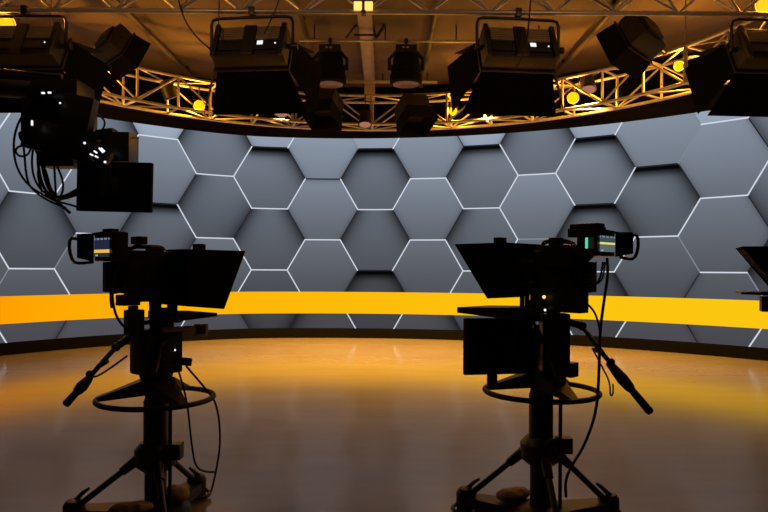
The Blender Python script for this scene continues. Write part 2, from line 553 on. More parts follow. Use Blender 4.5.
PH0, PH1 = R(-93), R(93)
for r in (RI, RO):
    for z in (0, RH):
        mb = MB(); mb.tube([rp(PH0 + (PH1 - PH0) * k / 80, r, z) for k in range(81)], .027, 10); mb.build('chord', 'alu', rt)
NS = 24
for k in range(NS + 1):
    p0 = PH0 + (PH1 - PH0) * k / NS
    for r in (RI, RO):
        mb = MB(); mb.cyl(rp(p0, r, 0), rp(p0, r, RH), .022 if k % 4 else .034, n=8); mb.build('upright', 'alu', rt)
    for z in (0, RH):
        mb = MB(); mb.cyl(rp(p0, RI, z), rp(p0, RO, z), .02, n=8); mb.build('crossbar', 'alu', rt)
    if k < NS:
        p1 = PH0 + (PH1 - PH0) * (k + 1) / NS
        fl = k % 2
        for r in (RI, RO):
            mb = MB(); mb.cyl(rp(p0, r, RH if fl else 0), rp(p1, r, 0 if fl else RH), .017, n=8); mb.build('diagonal', 'alu', rt)
        mb = MB(); mb.cyl(rp(p0, RI if fl else RO, 0), rp(p1, RO if fl else RI, 0), .015, n=8); mb.build('diagonal', 'alu', rt)
        mb = MB(); mb.cyl(rp(p0, RO if fl else RI, RH), rp(p1, RI if fl else RO, RH), .015, n=8); mb.build('lacing', 'alu', rt)
for ph in (-62, -22, 18, 33, 62):
    mb = MB(); mb.cyl(rp(R(ph), RI, RH), rp(R(ph), RI, CEIL - RZ), .01, n=8); mb.build('hanger_rod', 'alu', rt)


def ring_y(px, r=5.72):
    t = (px - 384) / F
    a = 1 + t * t; b = -2 * (RC.x * t + RC.y); c = RC.x ** 2 + RC.y ** 2 - r * r
    return (-b + math.sqrt(b * b - 4 * a * c)) / (2 * a)


# ------------------------------------------------------------------ big soft lights hanging from the straight truss
SL_W, SL_H, SL_D, PIV = .90, .46, .22, -.45


def soft_light(label, px, yaw, pitch=26, lit=True):
    root = thing('soft_light', label, 'studio light', (at(px, 12, TY).x, TY, TZ), R(yaw), 'large barn door lights on the straight truss')
    mb = MB(); mb.box((0, 0, -.005), (.07, .09, .10)); mb.cyl((0, 0, -.05), (0, 0, -.09), .02); mb.cyl((.02, 0, .0), (.10, 0, .01), .012); mb.build('clamp', 'darkmetal', root)
    root.scale = (TY / 8,) * 3
    hw = SL_W / 2 + .065
    mb = MB(); mb.tube([(-hw, 0, PIV), (-hw, 0, -.16), (-hw + .02, 0, -.10), (-hw + .08, 0, -.08), (0, 0, -.075), (hw - .08, 0, -.08), (hw - .02, 0, -.10), (hw, 0, -.16), (hw, 0, PIV)], .019, 10)
    mb.build('yoke', 'darkmetal', root)
    P = Matrix.Translation((0, 0, PIV)) @ Matrix.Rotation(R(-pitch), 4, 'X')
    mb = MB(); mb.box((0, 0, 0), (SL_W, SL_D, SL_H), bev=.02)
    for s in (-1, 1): mb.cyl((s * SL_W / 2, 0, 0), (s * (hw + .02), 0, 0), .03)
    mb.box((0, -SL_D / 2 - .02, 0), (.15, .05, SL_H * .96), bev=.008)
    for s in (-1, 1): mb.box((s * (SL_W / 2 - .035), -SL_D / 2 - .02, 0), (.06, .05, SL_H * 1.08), bev=.008)
    mb.xf(P); mb.build('housing', 'black', root)
    for s in (-1, 1):
        mb = MB(); mb.box((s * .225, -SL_D / 2 - .012, .11), (.29, .03, .20), bev=.006)
        for q in range(6): mb.box((s * .225, -SL_D / 2 - .03, .03 + q * .03), (.27, .012, .008), bev=.002)
        mb.xf(P); mb.build('rear_panel', 'lampgrey', root)['label'] = 'bronze grey rear panel'
        mb = MB(); mb.box((s * .225, -SL_D / 2 - .01, -.095), (.29, .03, .12), bev=.006); mb.xf(P); mb.build('control_panel', 'black', root)
    if lit: mb = MB(); mb.box((.145, -SL_D / 2 - .027, -.055), (.07, .008, .055), bev=.002); mb.xf(P); mb.build('indicator_light', 'led', root)['label'] = 'white glowing display'
    mb = MB(); mb.ball((.335, -SL_D / 2 - .027, -.07), .010); mb.xf(P); mb.build('indicator_light', 'led', root)
    y = SL_D / 2; w = SL_W / 2; h = SL_H / 2
    mb = MB(); mb.box((0, y + .012, 0), (SL_W + .05, .03, SL_H + .05), bev=.006); mb.xf(P); mb.build('front_frame', 'darkmetal', root)
    y += .03
    fl = R(30); ld = .56
    dz = ld * math.sin(fl); dy = ld * math.cos(fl)
    for s in (-1, 1):
        mb = MB(); mb.slab([(-w, y, s * h), (w, y, s * h), (w + .17, y + dy, s * (h + dz)), (-w - .17, y + dy, s * (h + dz))], .008); mb.xf(P); mb.build('barn_door', 'matte', root)
    fl = R(30); ls = .56
    dx = ls * math.sin(fl); dy = ls * math.cos(fl)
    for s in (-1, 1):
        mb = MB(); mb.slab([(s * (w + .01), y, -h), (s * (w + .01), y, h), (s * (w + .01 + dx), y + dy, h + .04), (s * (w + .01 + dx), y + dy, -h - .26)], .008); mb.xf(P); mb.build('barn_door', 'matte', root)
    mb = MB(); mb.cyl((hw + .02, 0, PIV), (hw + .06, 0, PIV), .045, n=12); mb.build('tilt_knob', 'plastic', root)
    return root


soft_light('big black barn door light left of the two drum spotlights, under the truss', 252, -6)
soft_light('big black barn door light right of the two drum spotlights, under the truss', 518, 6)
soft_light('big black barn door light at the far right edge under the truss', 772, 4, 26, False)
soft_light('big black barn door light at the far left edge beside an amber glow', 25, -2, 26, False)

# ------------------------------------------------------------------ round and square spotlights
def aim_mat(loc, aim, roll=0):
    q = Vector(aim).normalized().to_track_quat('Y', 'Z').to_matrix().to_4x4()
    return Matrix.Translation(loc) @ q @ Matrix.Rotation(R(roll), 4, 'Y')


def drum_spot(label, px, py, Y, hang_z, r=.235):
    c = at(px, py, Y)
    root = thing('drum_spotlight', label, 'spotlight', (c.x, Y, hang_z), 0, 'drum spotlights on the crosswise pipe')
    z = c.z - hang_z
    X = Matrix.Translation((0, 0, z))
    mb = MB(); mb.lathe([(.10, .20), (r * .8, .19), (r * .95, .12), (r * .95, .02), (r * 1.08, .0), (r * 1.08, -.14), (r * 1.16, -.16), (r * 1.16, -.29), (r * 1.02, -.30)], X); mb.build('drum_body', 'matte', root)
    mb = MB(); mb.lathe([(r * .2, -.305), (r * .95, -.308), (r * .95, -.32), (r * .2, -.335)], X); mb.build('lens', pmat('lens glass', (.20, .13, .07), .25), root)['label'] = 'brownish ribbed lens'
    mb = MB()
    mb.box((0, 0, z + .27), (.36, .22, .13), bev=.02); mb.box((-.1, -.115, z + .28), (.06, .01, .05)); mb.build('base_box', 'plastic', root)
    for s in (-.05, .02):
        mb = MB(); mb.box((s, -.114, z + .28), (.035, .01, .03)); mb.build('display_window', 'frame', root)
    for s in (-1, 1):
        mb = MB(); mb.tube([(s * .17, 0, z + .24), (s * (r + .05), 0, z + .12), (s * (r + .05), 0, z - .08)], .03, 8); mb.build('yoke_arm', 'plastic', root)
    mb = MB(); mb.tube([(-.2, -.14, z - .07), (-.12, -.2, z - .01), (0, -.225, z + .015), (.12, -.2, z - .01), (.2, -.14, z - .07)], .014, 8, smooth=1); mb.build('handle', 'darkmetal', root)
    mb = MB(); mb.cyl((0, 0, z + .3), (0, 0, .0), .02); mb.box((0, 0, 0), (.06, .07, .08)); mb.build('clamp', 'darkmetal', root)
    return root


drum_spot('drum spotlight hanging next to the mauve tray, left of it', 330, 66, 11.0, cz)
drum_spot('drum spotlight hanging right of the mauve tray', 406, 66, 11.0, cz)


def door_spot(label, px, py, Y, aim, roll, s, hang_to, bow=.3):
    c = at(px, py, Y)
    root = thing('barn_door_spotlight', label, 'spotlight', c, 0, 'square barn door spotlights')
    X = aim_mat((0, 0, 0), aim, roll) @ Matrix.Scale(s, 4)
    mb = MB(); mb.box((0, -.10, 0), (.52, .26, .50), bev=.05); mb.box((0, -.25, 0), (.34, .06, .32), bev=.015); mb.xf(X); mb.build('lamp_body', 'black', root)
    mb = MB(); mb.box((0, .035, 0), (.46, .012, .44)); mb.xf(X); mb.build('lens', 'plastic', root)
    a, b, l0, l1 = .26, .31, .045, .34
    mb = MB(); mb.box((0, l0, 0), (2 * a + .04, .02, 2 * a + .04)); mb.xf(X); mb.build('door_frame', 'darkmetal', root)
    for k in range(4):
        mb = MB(); mb.slab([(-a, l0, a), (a, l0, a), (b, l1, b), (-b, l1, b)], .008); mb.xf(X @ Matrix.Rotation(k * PI / 2, 4, 'Y')); mb.build('barn_door', 'matte', root)
    h = Vector(hang_to) - c
    e = X @ Vector((.27, -.1, 0)); e2 = X @ Vector((-.27, -.1, 0)); t = (e + e2) / 2 + h.normalized() * .22 * s
    mb = MB(); mb.tube([e, e + h.normalized() * .18 * s, t, e2 + h.normalized() * .18 * s, e2], .014, 8); mb.build('yoke', 'darkmetal', root)
    mb = MB(); mb.tube([t, h], .016, 8); mb.box(h, (.06, .07, .07)); mb.build('clamp', 'darkmetal', root)
    return root


def ring_hang(phi_px, r, z): 
    y = ring_y(phi_px, r); return Vector(((phi_px - 384) / F * y, y, RZ + z))


door_spot('large square black barn door spotlight over the right part of the curved truss', 636, 40, 9.0, (-.55, .62, -.5), 14, 1.0, ring_hang(664, RI, RH))
door_spot('large square black barn door spotlight over the left part of the curved truss', 117, 48, 9.0, (.55, .62, -.5), -14, .82, ring_hang(96, RI, RH))
door_spot('black barn door spotlight in front of the truss, under the right drum spotlight', 413, 112, 12.3, (.25, -.35, -.9), 12, 1.0, ring_hang(409, RI, RH))
door_spot('black barn door spotlight in front of the truss, under the left drum spotlight', 325, 106, 12.2, (-.2, -.35, -.9), -10, 1.0, ring_hang(331, RI, RH))


def par_can(label, px, py, lens='pinklens', aim=(0, -.28, -.95), s=1.0, r=5.72, light=0, Y=None, hang=None, group='unlit and amber cans on the curved truss'):
    Y = Y or ring_y(px, r)
    c = at(px, py, Y)
    root = thing('par_can', label, 'spotlight', c, 0, group)
    X = aim_mat((0, 0, 0), aim) @ Matrix.Rotation(R(-90), 4, 'X') @ Matrix.Scale(s, 4)
    mb = MB(); mb.lathe([(.05, -.30), (.09, -.28), (.115, -.16), (.125, -.02), (.135, -.01), (.135, .0), (.122, .0), (.118, -.012), (.02, -.014)], X); mb.build('can_body', 'black', root)
    mb = MB(); mb.lathe([(.01, -.008), (.112, -.008), (.112, -.002), (.06, .008), (.01, .012)], X); mb.build('lens', lens, root)
    h = (hang if hang is not None else Vector((c.x, Y, RZ + RH))) - c
    p = X @ Vector((.14, 0, -.12)); q = X @ Vector((-.14, 0, -.12))
    mb = MB(); mb.tube([p, p + Vector((0, 0, .16 * s)), q + Vector((0, 0, .16 * s)), q], .012, 8); mb.build('yoke', 'darkmetal', root)
    if h.z > .2:
        m_ = (p + q) / 2 + Vector((0, 0, .16 * s))
        mb = MB(); mb.cyl(m_, (m_.x, m_.y, max(m_.z + .03, h.z)), .012); mb.build('clamp', 'darkmetal', root)
    if lens == 'pinklens':
        ld = bpy.data.lights.new('stage_light', 'SPOT'); ld.energy = 1700; ld.color = (1, .48, .08); ld.shadow_soft_size = .1; ld.spot_size = R(125); ld.spot_blend = .9
        lo = bpy.data.objects.new('stage_light', ld); COL.objects.link(lo); lo.parent = root
        lo.location = X @ Vector((0, 0, .04))
    if light:
        ld = bpy.data.lights.new('amber_light', 'POINT'); ld.energy = light * 3.8; ld.color = (1, .38, .02); ld.shadow_soft_size = .07
        lo = bpy.data.objects.new('amber_light', ld); COL.objects.link(lo); lo.parent = root
        lo.location = X @ Vector((0, 0, .12))
    return root


G1 = 'dim pink spot cans on the curved truss'; G2 = 'glowing amber spot cans'
par_can('spot can with peach lens below the mauve cable tray', 365, 125, group=G1, r=5.4)
par_can('spot can with pink lens below the big light left of centre', 281, 114, group=G1, r=5.5)
par_can('spot can with pink lens below the big light right of centre', 487, 110, group=G1, r=5.5)
par_can('spot can with pink lens beside an amber lamp, left of the square barn door spotlight', 588, 90, group=G1, r=5.6, s=1.1)
toward = lambda px, py: tuple((Vector((0, 0, EYE)) - at(px, py, 10)).normalized() + Vector((0, 0, .12)))
par_can('glowing amber can in the truss left of the big barn door light', 199, 106, 'amber', toward(199, 106), .78, light=26, group=G2)
par_can('glowing amber can in the truss between barn door spotlight and big light', 453, 111, 'amber', toward(453, 111), .62, light=14, group=G2)
par_can('glowing amber can in the truss beside the can with a pink lens, on the right', 573, 98, 'amber', toward(573, 98), .78, light=26, group=G2)
par_can('glowing amber can in the truss below the large square spotlight on the right', 679, 66, 'amber', toward(679, 66), .6, light=26, r=5.75, group=G2)
par_can('glowing amber can on the straight truss at the upper right corner', 767, 3, 'orange', (-.3, -.9, -.2), .9, Y=TY + .25, light=24, hang=Vector((0, 0, TZ + TH)), group=G2)
par_can('glowing amber can near the left edge behind the yoke bar', 4, 24, 'orange', (.3, -.9, -.2), .9, Y=TY + .42, light=24, hang=Vector((0, 0, TZ + TH)), group=G2)
par_can('dark unlit can left of the leftmost amber can in the truss', 172, 98, 'plastic', (.3, .3, -.8), 1.1, group='dark cans')
par_can('dark unlit can under the left corner of the big light left of centre', 230, 112, 'plastic', (.2, .5, -.8), 1.0, group='dark cans')

par_can('glowing amber can in the truss just right of the far left big light', 94, 97, 'amber', toward(94, 97), .6, light=26, group=G2)
for sx, nm in ((-1, 'left'), (1, 'right')):  # fill lamps added out of view to brighten ceiling, light housings and floor
    wl_ = thing('fill_lamp', 'added fill lamp hanging out of view overhead, %s of the middle' % nm, 'lamp', (sx * 2.2, 4.6, 4.75), 0, 'added overhead fill lamps')
    mb = MB(); mb.lathe([(.03, .22), (.06, .2), (.17, .02), (.18, 0), (.165, 0), (.15, .02), (.02, .12)]); mb.build('lamp_shade', 'frame', wl_)
    mb = MB(); mb.ball((0, 0, .0), .06); mb.build('bulb', 'hotlens', wl_)
    mb = MB(); mb.cyl((0, 0, .2), (0, 0, CEIL - 4.75), .008, n=8); mb.build('hanger_rod', 'darkmetal', wl_)
    ld = bpy.data.lights.new('fill_light', 'POINT'); ld.energy = 36; ld.color = (1, .52, .25); ld.shadow_soft_size = .12
    lo = bpy.data.objects.new('fill_light', ld); COL.objects.link(lo); lo.parent = wl_; lo.location = (0, 0, -.22)

tw = thing('twin_lamp', 'small twin lamp with two amber windows at top centre on the truss', 'lamp', (at(363.5, 8, TY).x, TY - .06, TZ))
mb = MB(); mb.box((0, .0, .11), (.22, .16, .09), bev=.01); mb.box((0, .03, .02), (.05, .1, .12)); mb.build('lamp_body', 'black', tw)
for s in (-1, 1):
    mb = MB(); mb.box((s * .058, -.03, .03), (.085, .05, .085), bev=.008); mb.build('lamp_window', 'hotlens', tw)

# ------------------------------------------------------------------ hanging cables up at the truss
def cable(label, pts, r=.008, group='cables hanging at the truss'):
    p0 = Vector(pts[0])
    mb = MB(); mb.tube([Vector(p) - p0 for p in pts], r, 6, smooth=2)
    o = mb.build('power_cable', 'rubber'); o.location = p0
    return tag(o, label, 'cable', group)


cable('black cable swinging from the straight truss down to the light left of centre', [at(178, -6, TY - 0.050), at(180, 8, TY - 0.100), at(187, 25, TY - 0.100), at(198, 39, TY - 0.050), at(211, 50, TY - 0.000)])
cable('black cable hanging down the back of the light right of centre', [at(531, -6, TY - 0.100), at(529, 20, TY - 0.200), at(527, 40, TY - 0.350), at(524, 54, TY - 0.450), at(513, 72, TY - 0.500)])
cable('thin cable dropping to the left end of the light left of centre', [at(219, -4, TY - 0.050), at(219, 15, TY - 0.100), at(218, 30, TY - 0.150), at(222, 40, TY - 0.180)], .007)
cable('thin cable slanting from the truss to the light left of centre', [at(280, -4, TY - 0.050), at(275, 12, TY - 0.100), at(268, 26, TY - 0.150), at(264, 34, TY - 0.200)], .007)

# ------------------------------------------------------------------ pedestal camera rigs
class Rig:
    """one camera position: local x = where the lens points, local y = left of it; w is measured towards our side"""
    def __init__(s, px, Z, psi, left):
        s.Z, s.psi, s.left = Z, R(psi), left
        s.X = at(px, 400, Z).x
        s.rz = s.psi if left else PI - s.psi
        s.loc = (s.X, Z, 0)

    def L(s, px, py, w=0):
        x, y = unroll(px, py); t = (x - 384) / F; c, n = math.cos(s.psi), math.sin(s.psi)
        g = 1 if s.left else -1
        # X + g(f c + w n) = t (Z + f n - w c)
        f = (t * (s.Z - w * c) - s.X - g * w * n) / (g * c - t * n)
        D = s.Z + f * n - w * c
        return Vector((f, -w if s.left else w, EYE + (HOR - y) / F * D))

    def z(s, py): return EYE + (HOR - py) * s.Z / F


def pedestal(g, label, ring_py, angs, col_top, collar_py, head_box, bars, bag=None):
    root = thing('camera_pedestal', label, 'camera pedestal', g.loc, g.rz, 'camera pedestals')
    inv = Matrix.Rotation(-g.rz, 4, 'Z')
    wl = lambda v: inv @ Vector(v)                       # from world axes (relative to the base) to local
    zr = g.z(ring_py); zc = g.z(collar_py)
    mb = MB(); mb.lathe([(.075, .08), (.075, .12), (.062, .14), (.062, zc - .10), (.07, zc - .09), (.07, zr - .02), (.062, zr), (.062, g.z(col_top))]); mb.build('column', 'black', root)
    mb = MB(); mb.lathe([(.08, zc - .09), (.115, zc - .06), (.12, zc + .03), (.085, zc + .07)]); mb.box(wl((.125, -.04, zc + .03)), (.08, .08, .09), inv.to_3x3()); mb.build('collar', 'black', root)
    # steering ring
    rr = .325
    mb = MB(); mb.tube([(rr * math.cos(a * PI / 30), rr * math.sin(a * PI / 30), zr) for a in range(60)], .0155, 10, closed=True); mb.build('steering_ring', 'rubber', root)
    for k in range(3):
        a = R(35 + 120 * k) if not g.left else R(25 + 120 * k)
        d = Vector((math.cos(a), math.sin(a), 0)); n = Vector((-d.y, d.x, 0))
        mb = MB(); mb.hull([d * .05 + n * s * .085 + Vector((0, 0, zr + q)) for s in (-1, 1) for q in (.03, .12)] + [d * .335 + n * s * .022 + Vector((0, 0, zr + q)) for s in (-1, 1) for q in (-.008, .012)])
        mb.build('ring_spoke', 'black', root)
    # base
    rf = .46
    mb = MB(); mb.lathe([(.16, .035), (.20, .05), (.20, .10), (.12, .13), (.08, .135)]); mb.build('base_hub', 'black', root)
    for a in angs:
        d = wl((math.cos(R(a)), math.sin(R(a)), 0)); n = Vector((-d.y, d.x, 0))
        mb = MB(); mb.hull([d * .12 + n * s * .09 + Vector((0, 0, q)) for s in (-1, 1) for q in (.05, .115)] + [d * (rf - .02) + n * s * .055 + Vector((0, 0, q)) for s in (-1, 1) for q in (.05, .115)]); mb.build('base_arm', 'black', root)
        mb = MB(); mb.cyl(d * .10 + Vector((0, 0, zc - .03)), d * (rf - .05) + Vector((0, 0, .145)), .018, n=12)
        mb.cyl(d * .10 + Vector((0, 0, zc - .03)), d * .19 + Vector((0, 0, zc - .03 - .09 * (zc - .175) / (rf - .15))), .032, .026, n=12)
        mb.build('strut', 'darkmetal', root)
        p = d * rf
        f_ = MB(); f_.lathe([(.05, .06), (.062, .07), (.062, .13), (.045, .155), (.02, .16)], Matrix.Translation(p))
        f_.tube([p + n * -.02 + Vector((0, 0, .15)), p - d * .05 + Vector((0, 0, .20)), p - d * .085 + Vector((0, 0, .225))], [.014, .012, .008], 8)
        fo = f_.build('foot_housing', 'black', root)
        for s in (-1, 1):
            mb = MB(); mb.cyl(p + n * s * .018 + Vector((0, 0, .045)), p + n * s * .045 + Vector((0, 0, .045)), .045, n=20); mb.build('caster_wheel', 'rubber', fo)
        mb = MB(); mb.tube([p + Vector((.085 * math.cos(k * PI / 8), .085 * math.sin(k * PI / 8), .03)) for k in range(16)], .012, 8, closed=True)
        for k in range(3): mb.cyl(p + Vector((.085 * math.cos(k * 2.09), .085 * math.sin(k * 2.09), .03)), p + Vector((.05 * math.cos(k * 2.09), .05 * math.sin(k * 2.09), .075)), .008, n=6)
        mb.build('cable_guard', 'black', fo)
    # pan and tilt head
    h = head_box
    a, b = g.L(h[0], h[1]), g.L(h[2], h[3]); c = (a + b) / 2
    hw = abs(a.x - b.x); hh = abs(a.z - b.z)
    hd = MB(); hd.box((0, 0, c.z), (.24, .18, hh), bev=.02); hd.lathe([(.085, g.z(col_top) - .03), (.095, g.z(col_top)), (.095, c.z - hh / 2 + .02)])
    sd = -1 if g.left else 1
    for s in (-1, 1): hd.cyl((0, s * .08, c.z + .02), (0, s * .125, c.z + .02), .065, n=20)
    hd.box((0, 0, c.z + hh / 2 + .005), (.30, .13, .03), bev=.006)
    head = hd.build('pan_head', 'black', root)
    mb = MB(); mb.cyl((.09, sd * .10, c.z - .05), (.15, sd * .13, c.z - .06), .024, n=12); mb.build('drag_knob', 'plastic', head)
    mb = MB(); mb.cyl((-.02, sd * .12, c.z + .03), (-.02, sd * .15, c.z + .03), .03, n=12); mb.build('drag_knob', 'plastic', head)
    for (pts, wd) in bars:
        q = [g.L(x, y, w) for x, y, w in pts]
        bar = MB(); bar.tube(q[:-2] + [q[-2].lerp(q[-1], .2)], .0135, 10)
        k1 = q[1]; bar.ball(k1, .026); bar.cyl(q[0].lerp(q[1], .05), q[0].lerp(q[1], .75), .022, n=10)
        kk = q[2]; bar.cyl(kk, kk + Vector((.02, sd * .05, .03)), .014, n=10)
        bo = bar.build('pan_bar', 'black', root)
        a_, b_ = q[-2], q[-1]; dd = b_ - a_
        mb = MB(); mb.tube([a_ - dd * .35, a_ - dd * .1, a_ + dd * .12, a_ + dd * .34, a_ + dd * .42, a_ + dd * .95, b_], [.018, .026, .031, .026, .019, .021, .015], 12)
        mb.ball(a_ - dd * .2 + Vector((.01, 0, .03)), .02); mb.ball(a_ + dd * .05 + Vector((-.03, 0, -.03)), .016); mb.build('pan_grip', 'rubber', bo)
    # thin column rod
    d = wl((.10, -.05, 0))
    mb = MB(); mb.cyl(d + Vector((0, 0, .13)), d + Vector((0, 0, zr + .02)), .011, n=10); mb.build('brake_rod', 'darkmetal', root)
    return root


def sandbag(label, g, px, py, w, sx, sy, sz, yaw):
    p = Matrix.Translation(g.loc) @ Matrix.Rotation(g.rz, 4, 'Z') @ g.L(px, py, w)
    mb = MB(); bmesh.ops.create_icosphere(mb.bm, subdivisions=4, radius=1)
    for v in mb.bm.verts:
        c = v.co; k = 1 - .25 * math.exp(-(c.x * 5) ** 2)
        n_ = .05 * math.sin(c.x * 9 + c.y * 4) + .04 * math.sin(c.y * 11)
        v.co = Vector((c.x * sx, c.y * sy * (1 + n_), c.z * sz * k * (1 + n_)))
    o = mb.build('sandbag', 'canvas'); o.location = (p.x, p.y, .115 + sz); o.rotation_euler = (0, 0, yaw)
    return tag(o, label, 'sandbag', 'sandbags on the pedestal bases')


def studio_camera(g, label, vf, screen, body, lens_e, cables, loop, extra):
    root = thing('studio_camera', label, 'camera', g.loc, g.rz, 'studio cameras on pedestals')
    sd = -1 if g.left else 1                                  # our side in local y
    px0, px1, py0, py1 = body
    a, b = g.L(px0, py0), g.L(px1, py1)
    f0, f1 = sorted((a.x, b.x)); z1, z0 = max(a.z, b.z), min(a.z, b.z)
    bd = MB(); bd.box(((f0 + f1) / 2, 0, (z0 + z1) / 2), (f1 - f0, .125, z1 - z0), bev=.012)
    bd.box(((f0 + f1) / 2 - .02, sd * .066, (z0 + z1) / 2 - .01), ((f1 - f0) * .7, .016, (z1 - z0) * .6), bev=.004)
    bd.box((f0 - .03, 0, (z0 + z1) / 2 - .03), (.07, .10, (z1 - z0) * .7), bev=.01)
    bo = bd.build('camera_body', 'plastic', root)
    for k in range(4):
        mb = MB(); mb.cyl(((f0 + f1) / 2 - .06 + k * .03, sd * .072, z0 + .04), ((f0 + f1) / 2 - .06 + k * .03, sd * .08, z0 + .04), .007, n=8); mb.build('button', 'darkmetal', bo)
    # lens block reaching to the prompter
    ln = MB(); ln.cyl((f1 - .01, 0, (z0 + z1) / 2), (f1 + .10, 0, (z0 + z1) / 2), .068, n=24); ln.cyl((f1 + .1, 0, (z0 + z1) / 2), (f1 + .19, 0, (z0 + z1) / 2), .085, .092, n=24)
    ln.build('lens', 'plastic', root)
    # top handle
    hd = MB(); zt = z1
    if g.left: zt -= .03
    hd.tube([(f1 - .02, 0, zt - .01), (f1 - .03, 0, zt + .045), (f1 - .07, 0, zt + .055), (f0 + .06, 0, zt + .05), (f0 + .03, 0, zt - .01)], .013, 10, smooth=1); hd.build('top_handle', 'black', root)
    # viewfinder: body, screen on its rear face, hood on the far side, wire loop
    s0, s1, sy0, sy1 = screen
    w_ = .085
    near = g.L(s1, sy0, w_); far = g.L(s0, sy1, -w_)
    fs = (near.x + far.x) / 2; zt, zb = near.z, far.z
    vx = max(g.L(vf[1], vf[2], .09).x, fs + .08)
    vb = MB(); vb.box(((fs + vx) / 2 + .004, 0, (zt + zb) / 2 + .004), (vx - fs, .20, (zt - zb) + .055), bev=.012)
    vb.box(((fs + vx) / 2, 0, zt + .034), ((vx - fs) * .6, .08, .03), bev=.006)
    vfo = vb.build('viewfinder', 'plastic', root)
    ym = -sd                                                  # far side
    mb = MB(); hz = (zt + zb) / 2; hh = (zt - zb) / 2 + .026; rear = g.L(vf[0], vf[2], -.10).x
    rear = min(rear, fs - .05)
    mb.slab([(fs, ym * .098, hz - hh), (fs, ym * .098, hz + hh), (rear, ym * .098, hz + hh * .9), (rear, ym * .098, hz - hh * .75)], .008)
    mb.slab([(fs, ym * .098, hz + hh), (fs, -ym * .098, hz + hh), (fs - .035, -ym * .09, hz + hh), (rear, ym * .098, hz + hh * .6)], .006)
    mb.build('viewfinder_hood', 'matte', vfo)
    # the picture on the viewfinder: a few flat shapes
    pb = MB(); q = pb.bm; cs = []
    ncol, nrow = 12, 24
    for r_ in range(nrow):
        for c_ in range(ncol):
            y0, y1 = w_ * (2 * c_ / ncol - 1), w_ * (2 * (c_ + 1) / ncol - 1)
            za, zb2 = zb + (zt - zb) * r_ / nrow, zb + (zt - zb) * (r_ + 1) / nrow
            fc = q.faces.new([q.verts.new((fs - .003, y, z)) for y, z in ((y0, za), (y1, za), (y1, zb2), (y0, zb2))])
            t = r_ / nrow
            if 5 <= r_ <= 8 and g.left: cc = lin(235, 190, 70)
            elif 11 <= r_ <= 13 and not g.left: cc = lin(225, 225, 120)
            elif r_ in (1, 2) and c_ in (10, 9): cc = lin(150, 170, 170)
            elif r_ in (21, 22) and c_ % 3 != 1: cc = lin(120, 132, 140)
            elif t < .25 and g.left: cc = lin(40, 44, 52)
            elif g.left: cc = lin(34, 40, 66)
            else: cc = lin(92, 100, 100) if t < .45 else lin(58, 74, 82)
            cs += list(cc) * 4
    so = pb.build('viewfinder_screen', 'picture', vfo, smooth=False)
    A = so.data.color_attributes.new('picture', 'FLOAT_COLOR', 'POINT'); A.data.foreach_set('color', cs)
    so['label'] = 'glowing viewfinder picture with a yellow line'
    mb = MB(); mb.tube([g.L(x, y, -.10) for x, y in loop], .009, 8, smooth=1); mb.build('viewfinder_handle', 'black', vfo)
    # arm joining the viewfinder to the body
    mb = MB(); mb.tube([(vx - .03, 0, zb - .0), ((vx + f0) / 2, 0, zb - .04), (f0 + .03, 0, z1 - .02)], .03, 10); mb.build('viewfinder_arm', 'black', root)
    for pts, rad in cables:
        mb = MB(); mb.tube([g.L(*p) for p in pts], rad, 6, smooth=2); mb.build('camera_cable', 'rubber', root)
    for kind, c0, sz, mat in extra:
        if kind == 'box':
            mb = MB(); mb.box(g.L(*c0), sz, bev=.006); mb.build('accessory_box', mat, root)
        elif kind == 'dot':
            mb = MB(); mb.ball(g.L(*c0), sz); mb.build('indicator_light', mat, root)
        elif kind == 'rod':
            mb = MB(); mb.cyl(g.L(*c0[0]), g.L(*c0[1]), sz, n=10); mb.build('support_rod', mat, root)
        elif kind == 'knob':
            mb = MB(); p = g.L(*c0); mb.cyl(p - Vector((0, .03, 0)), p + Vector((0, .03, 0)), sz, n=14); mb.build('adjust_knob', mat, root)
    return root


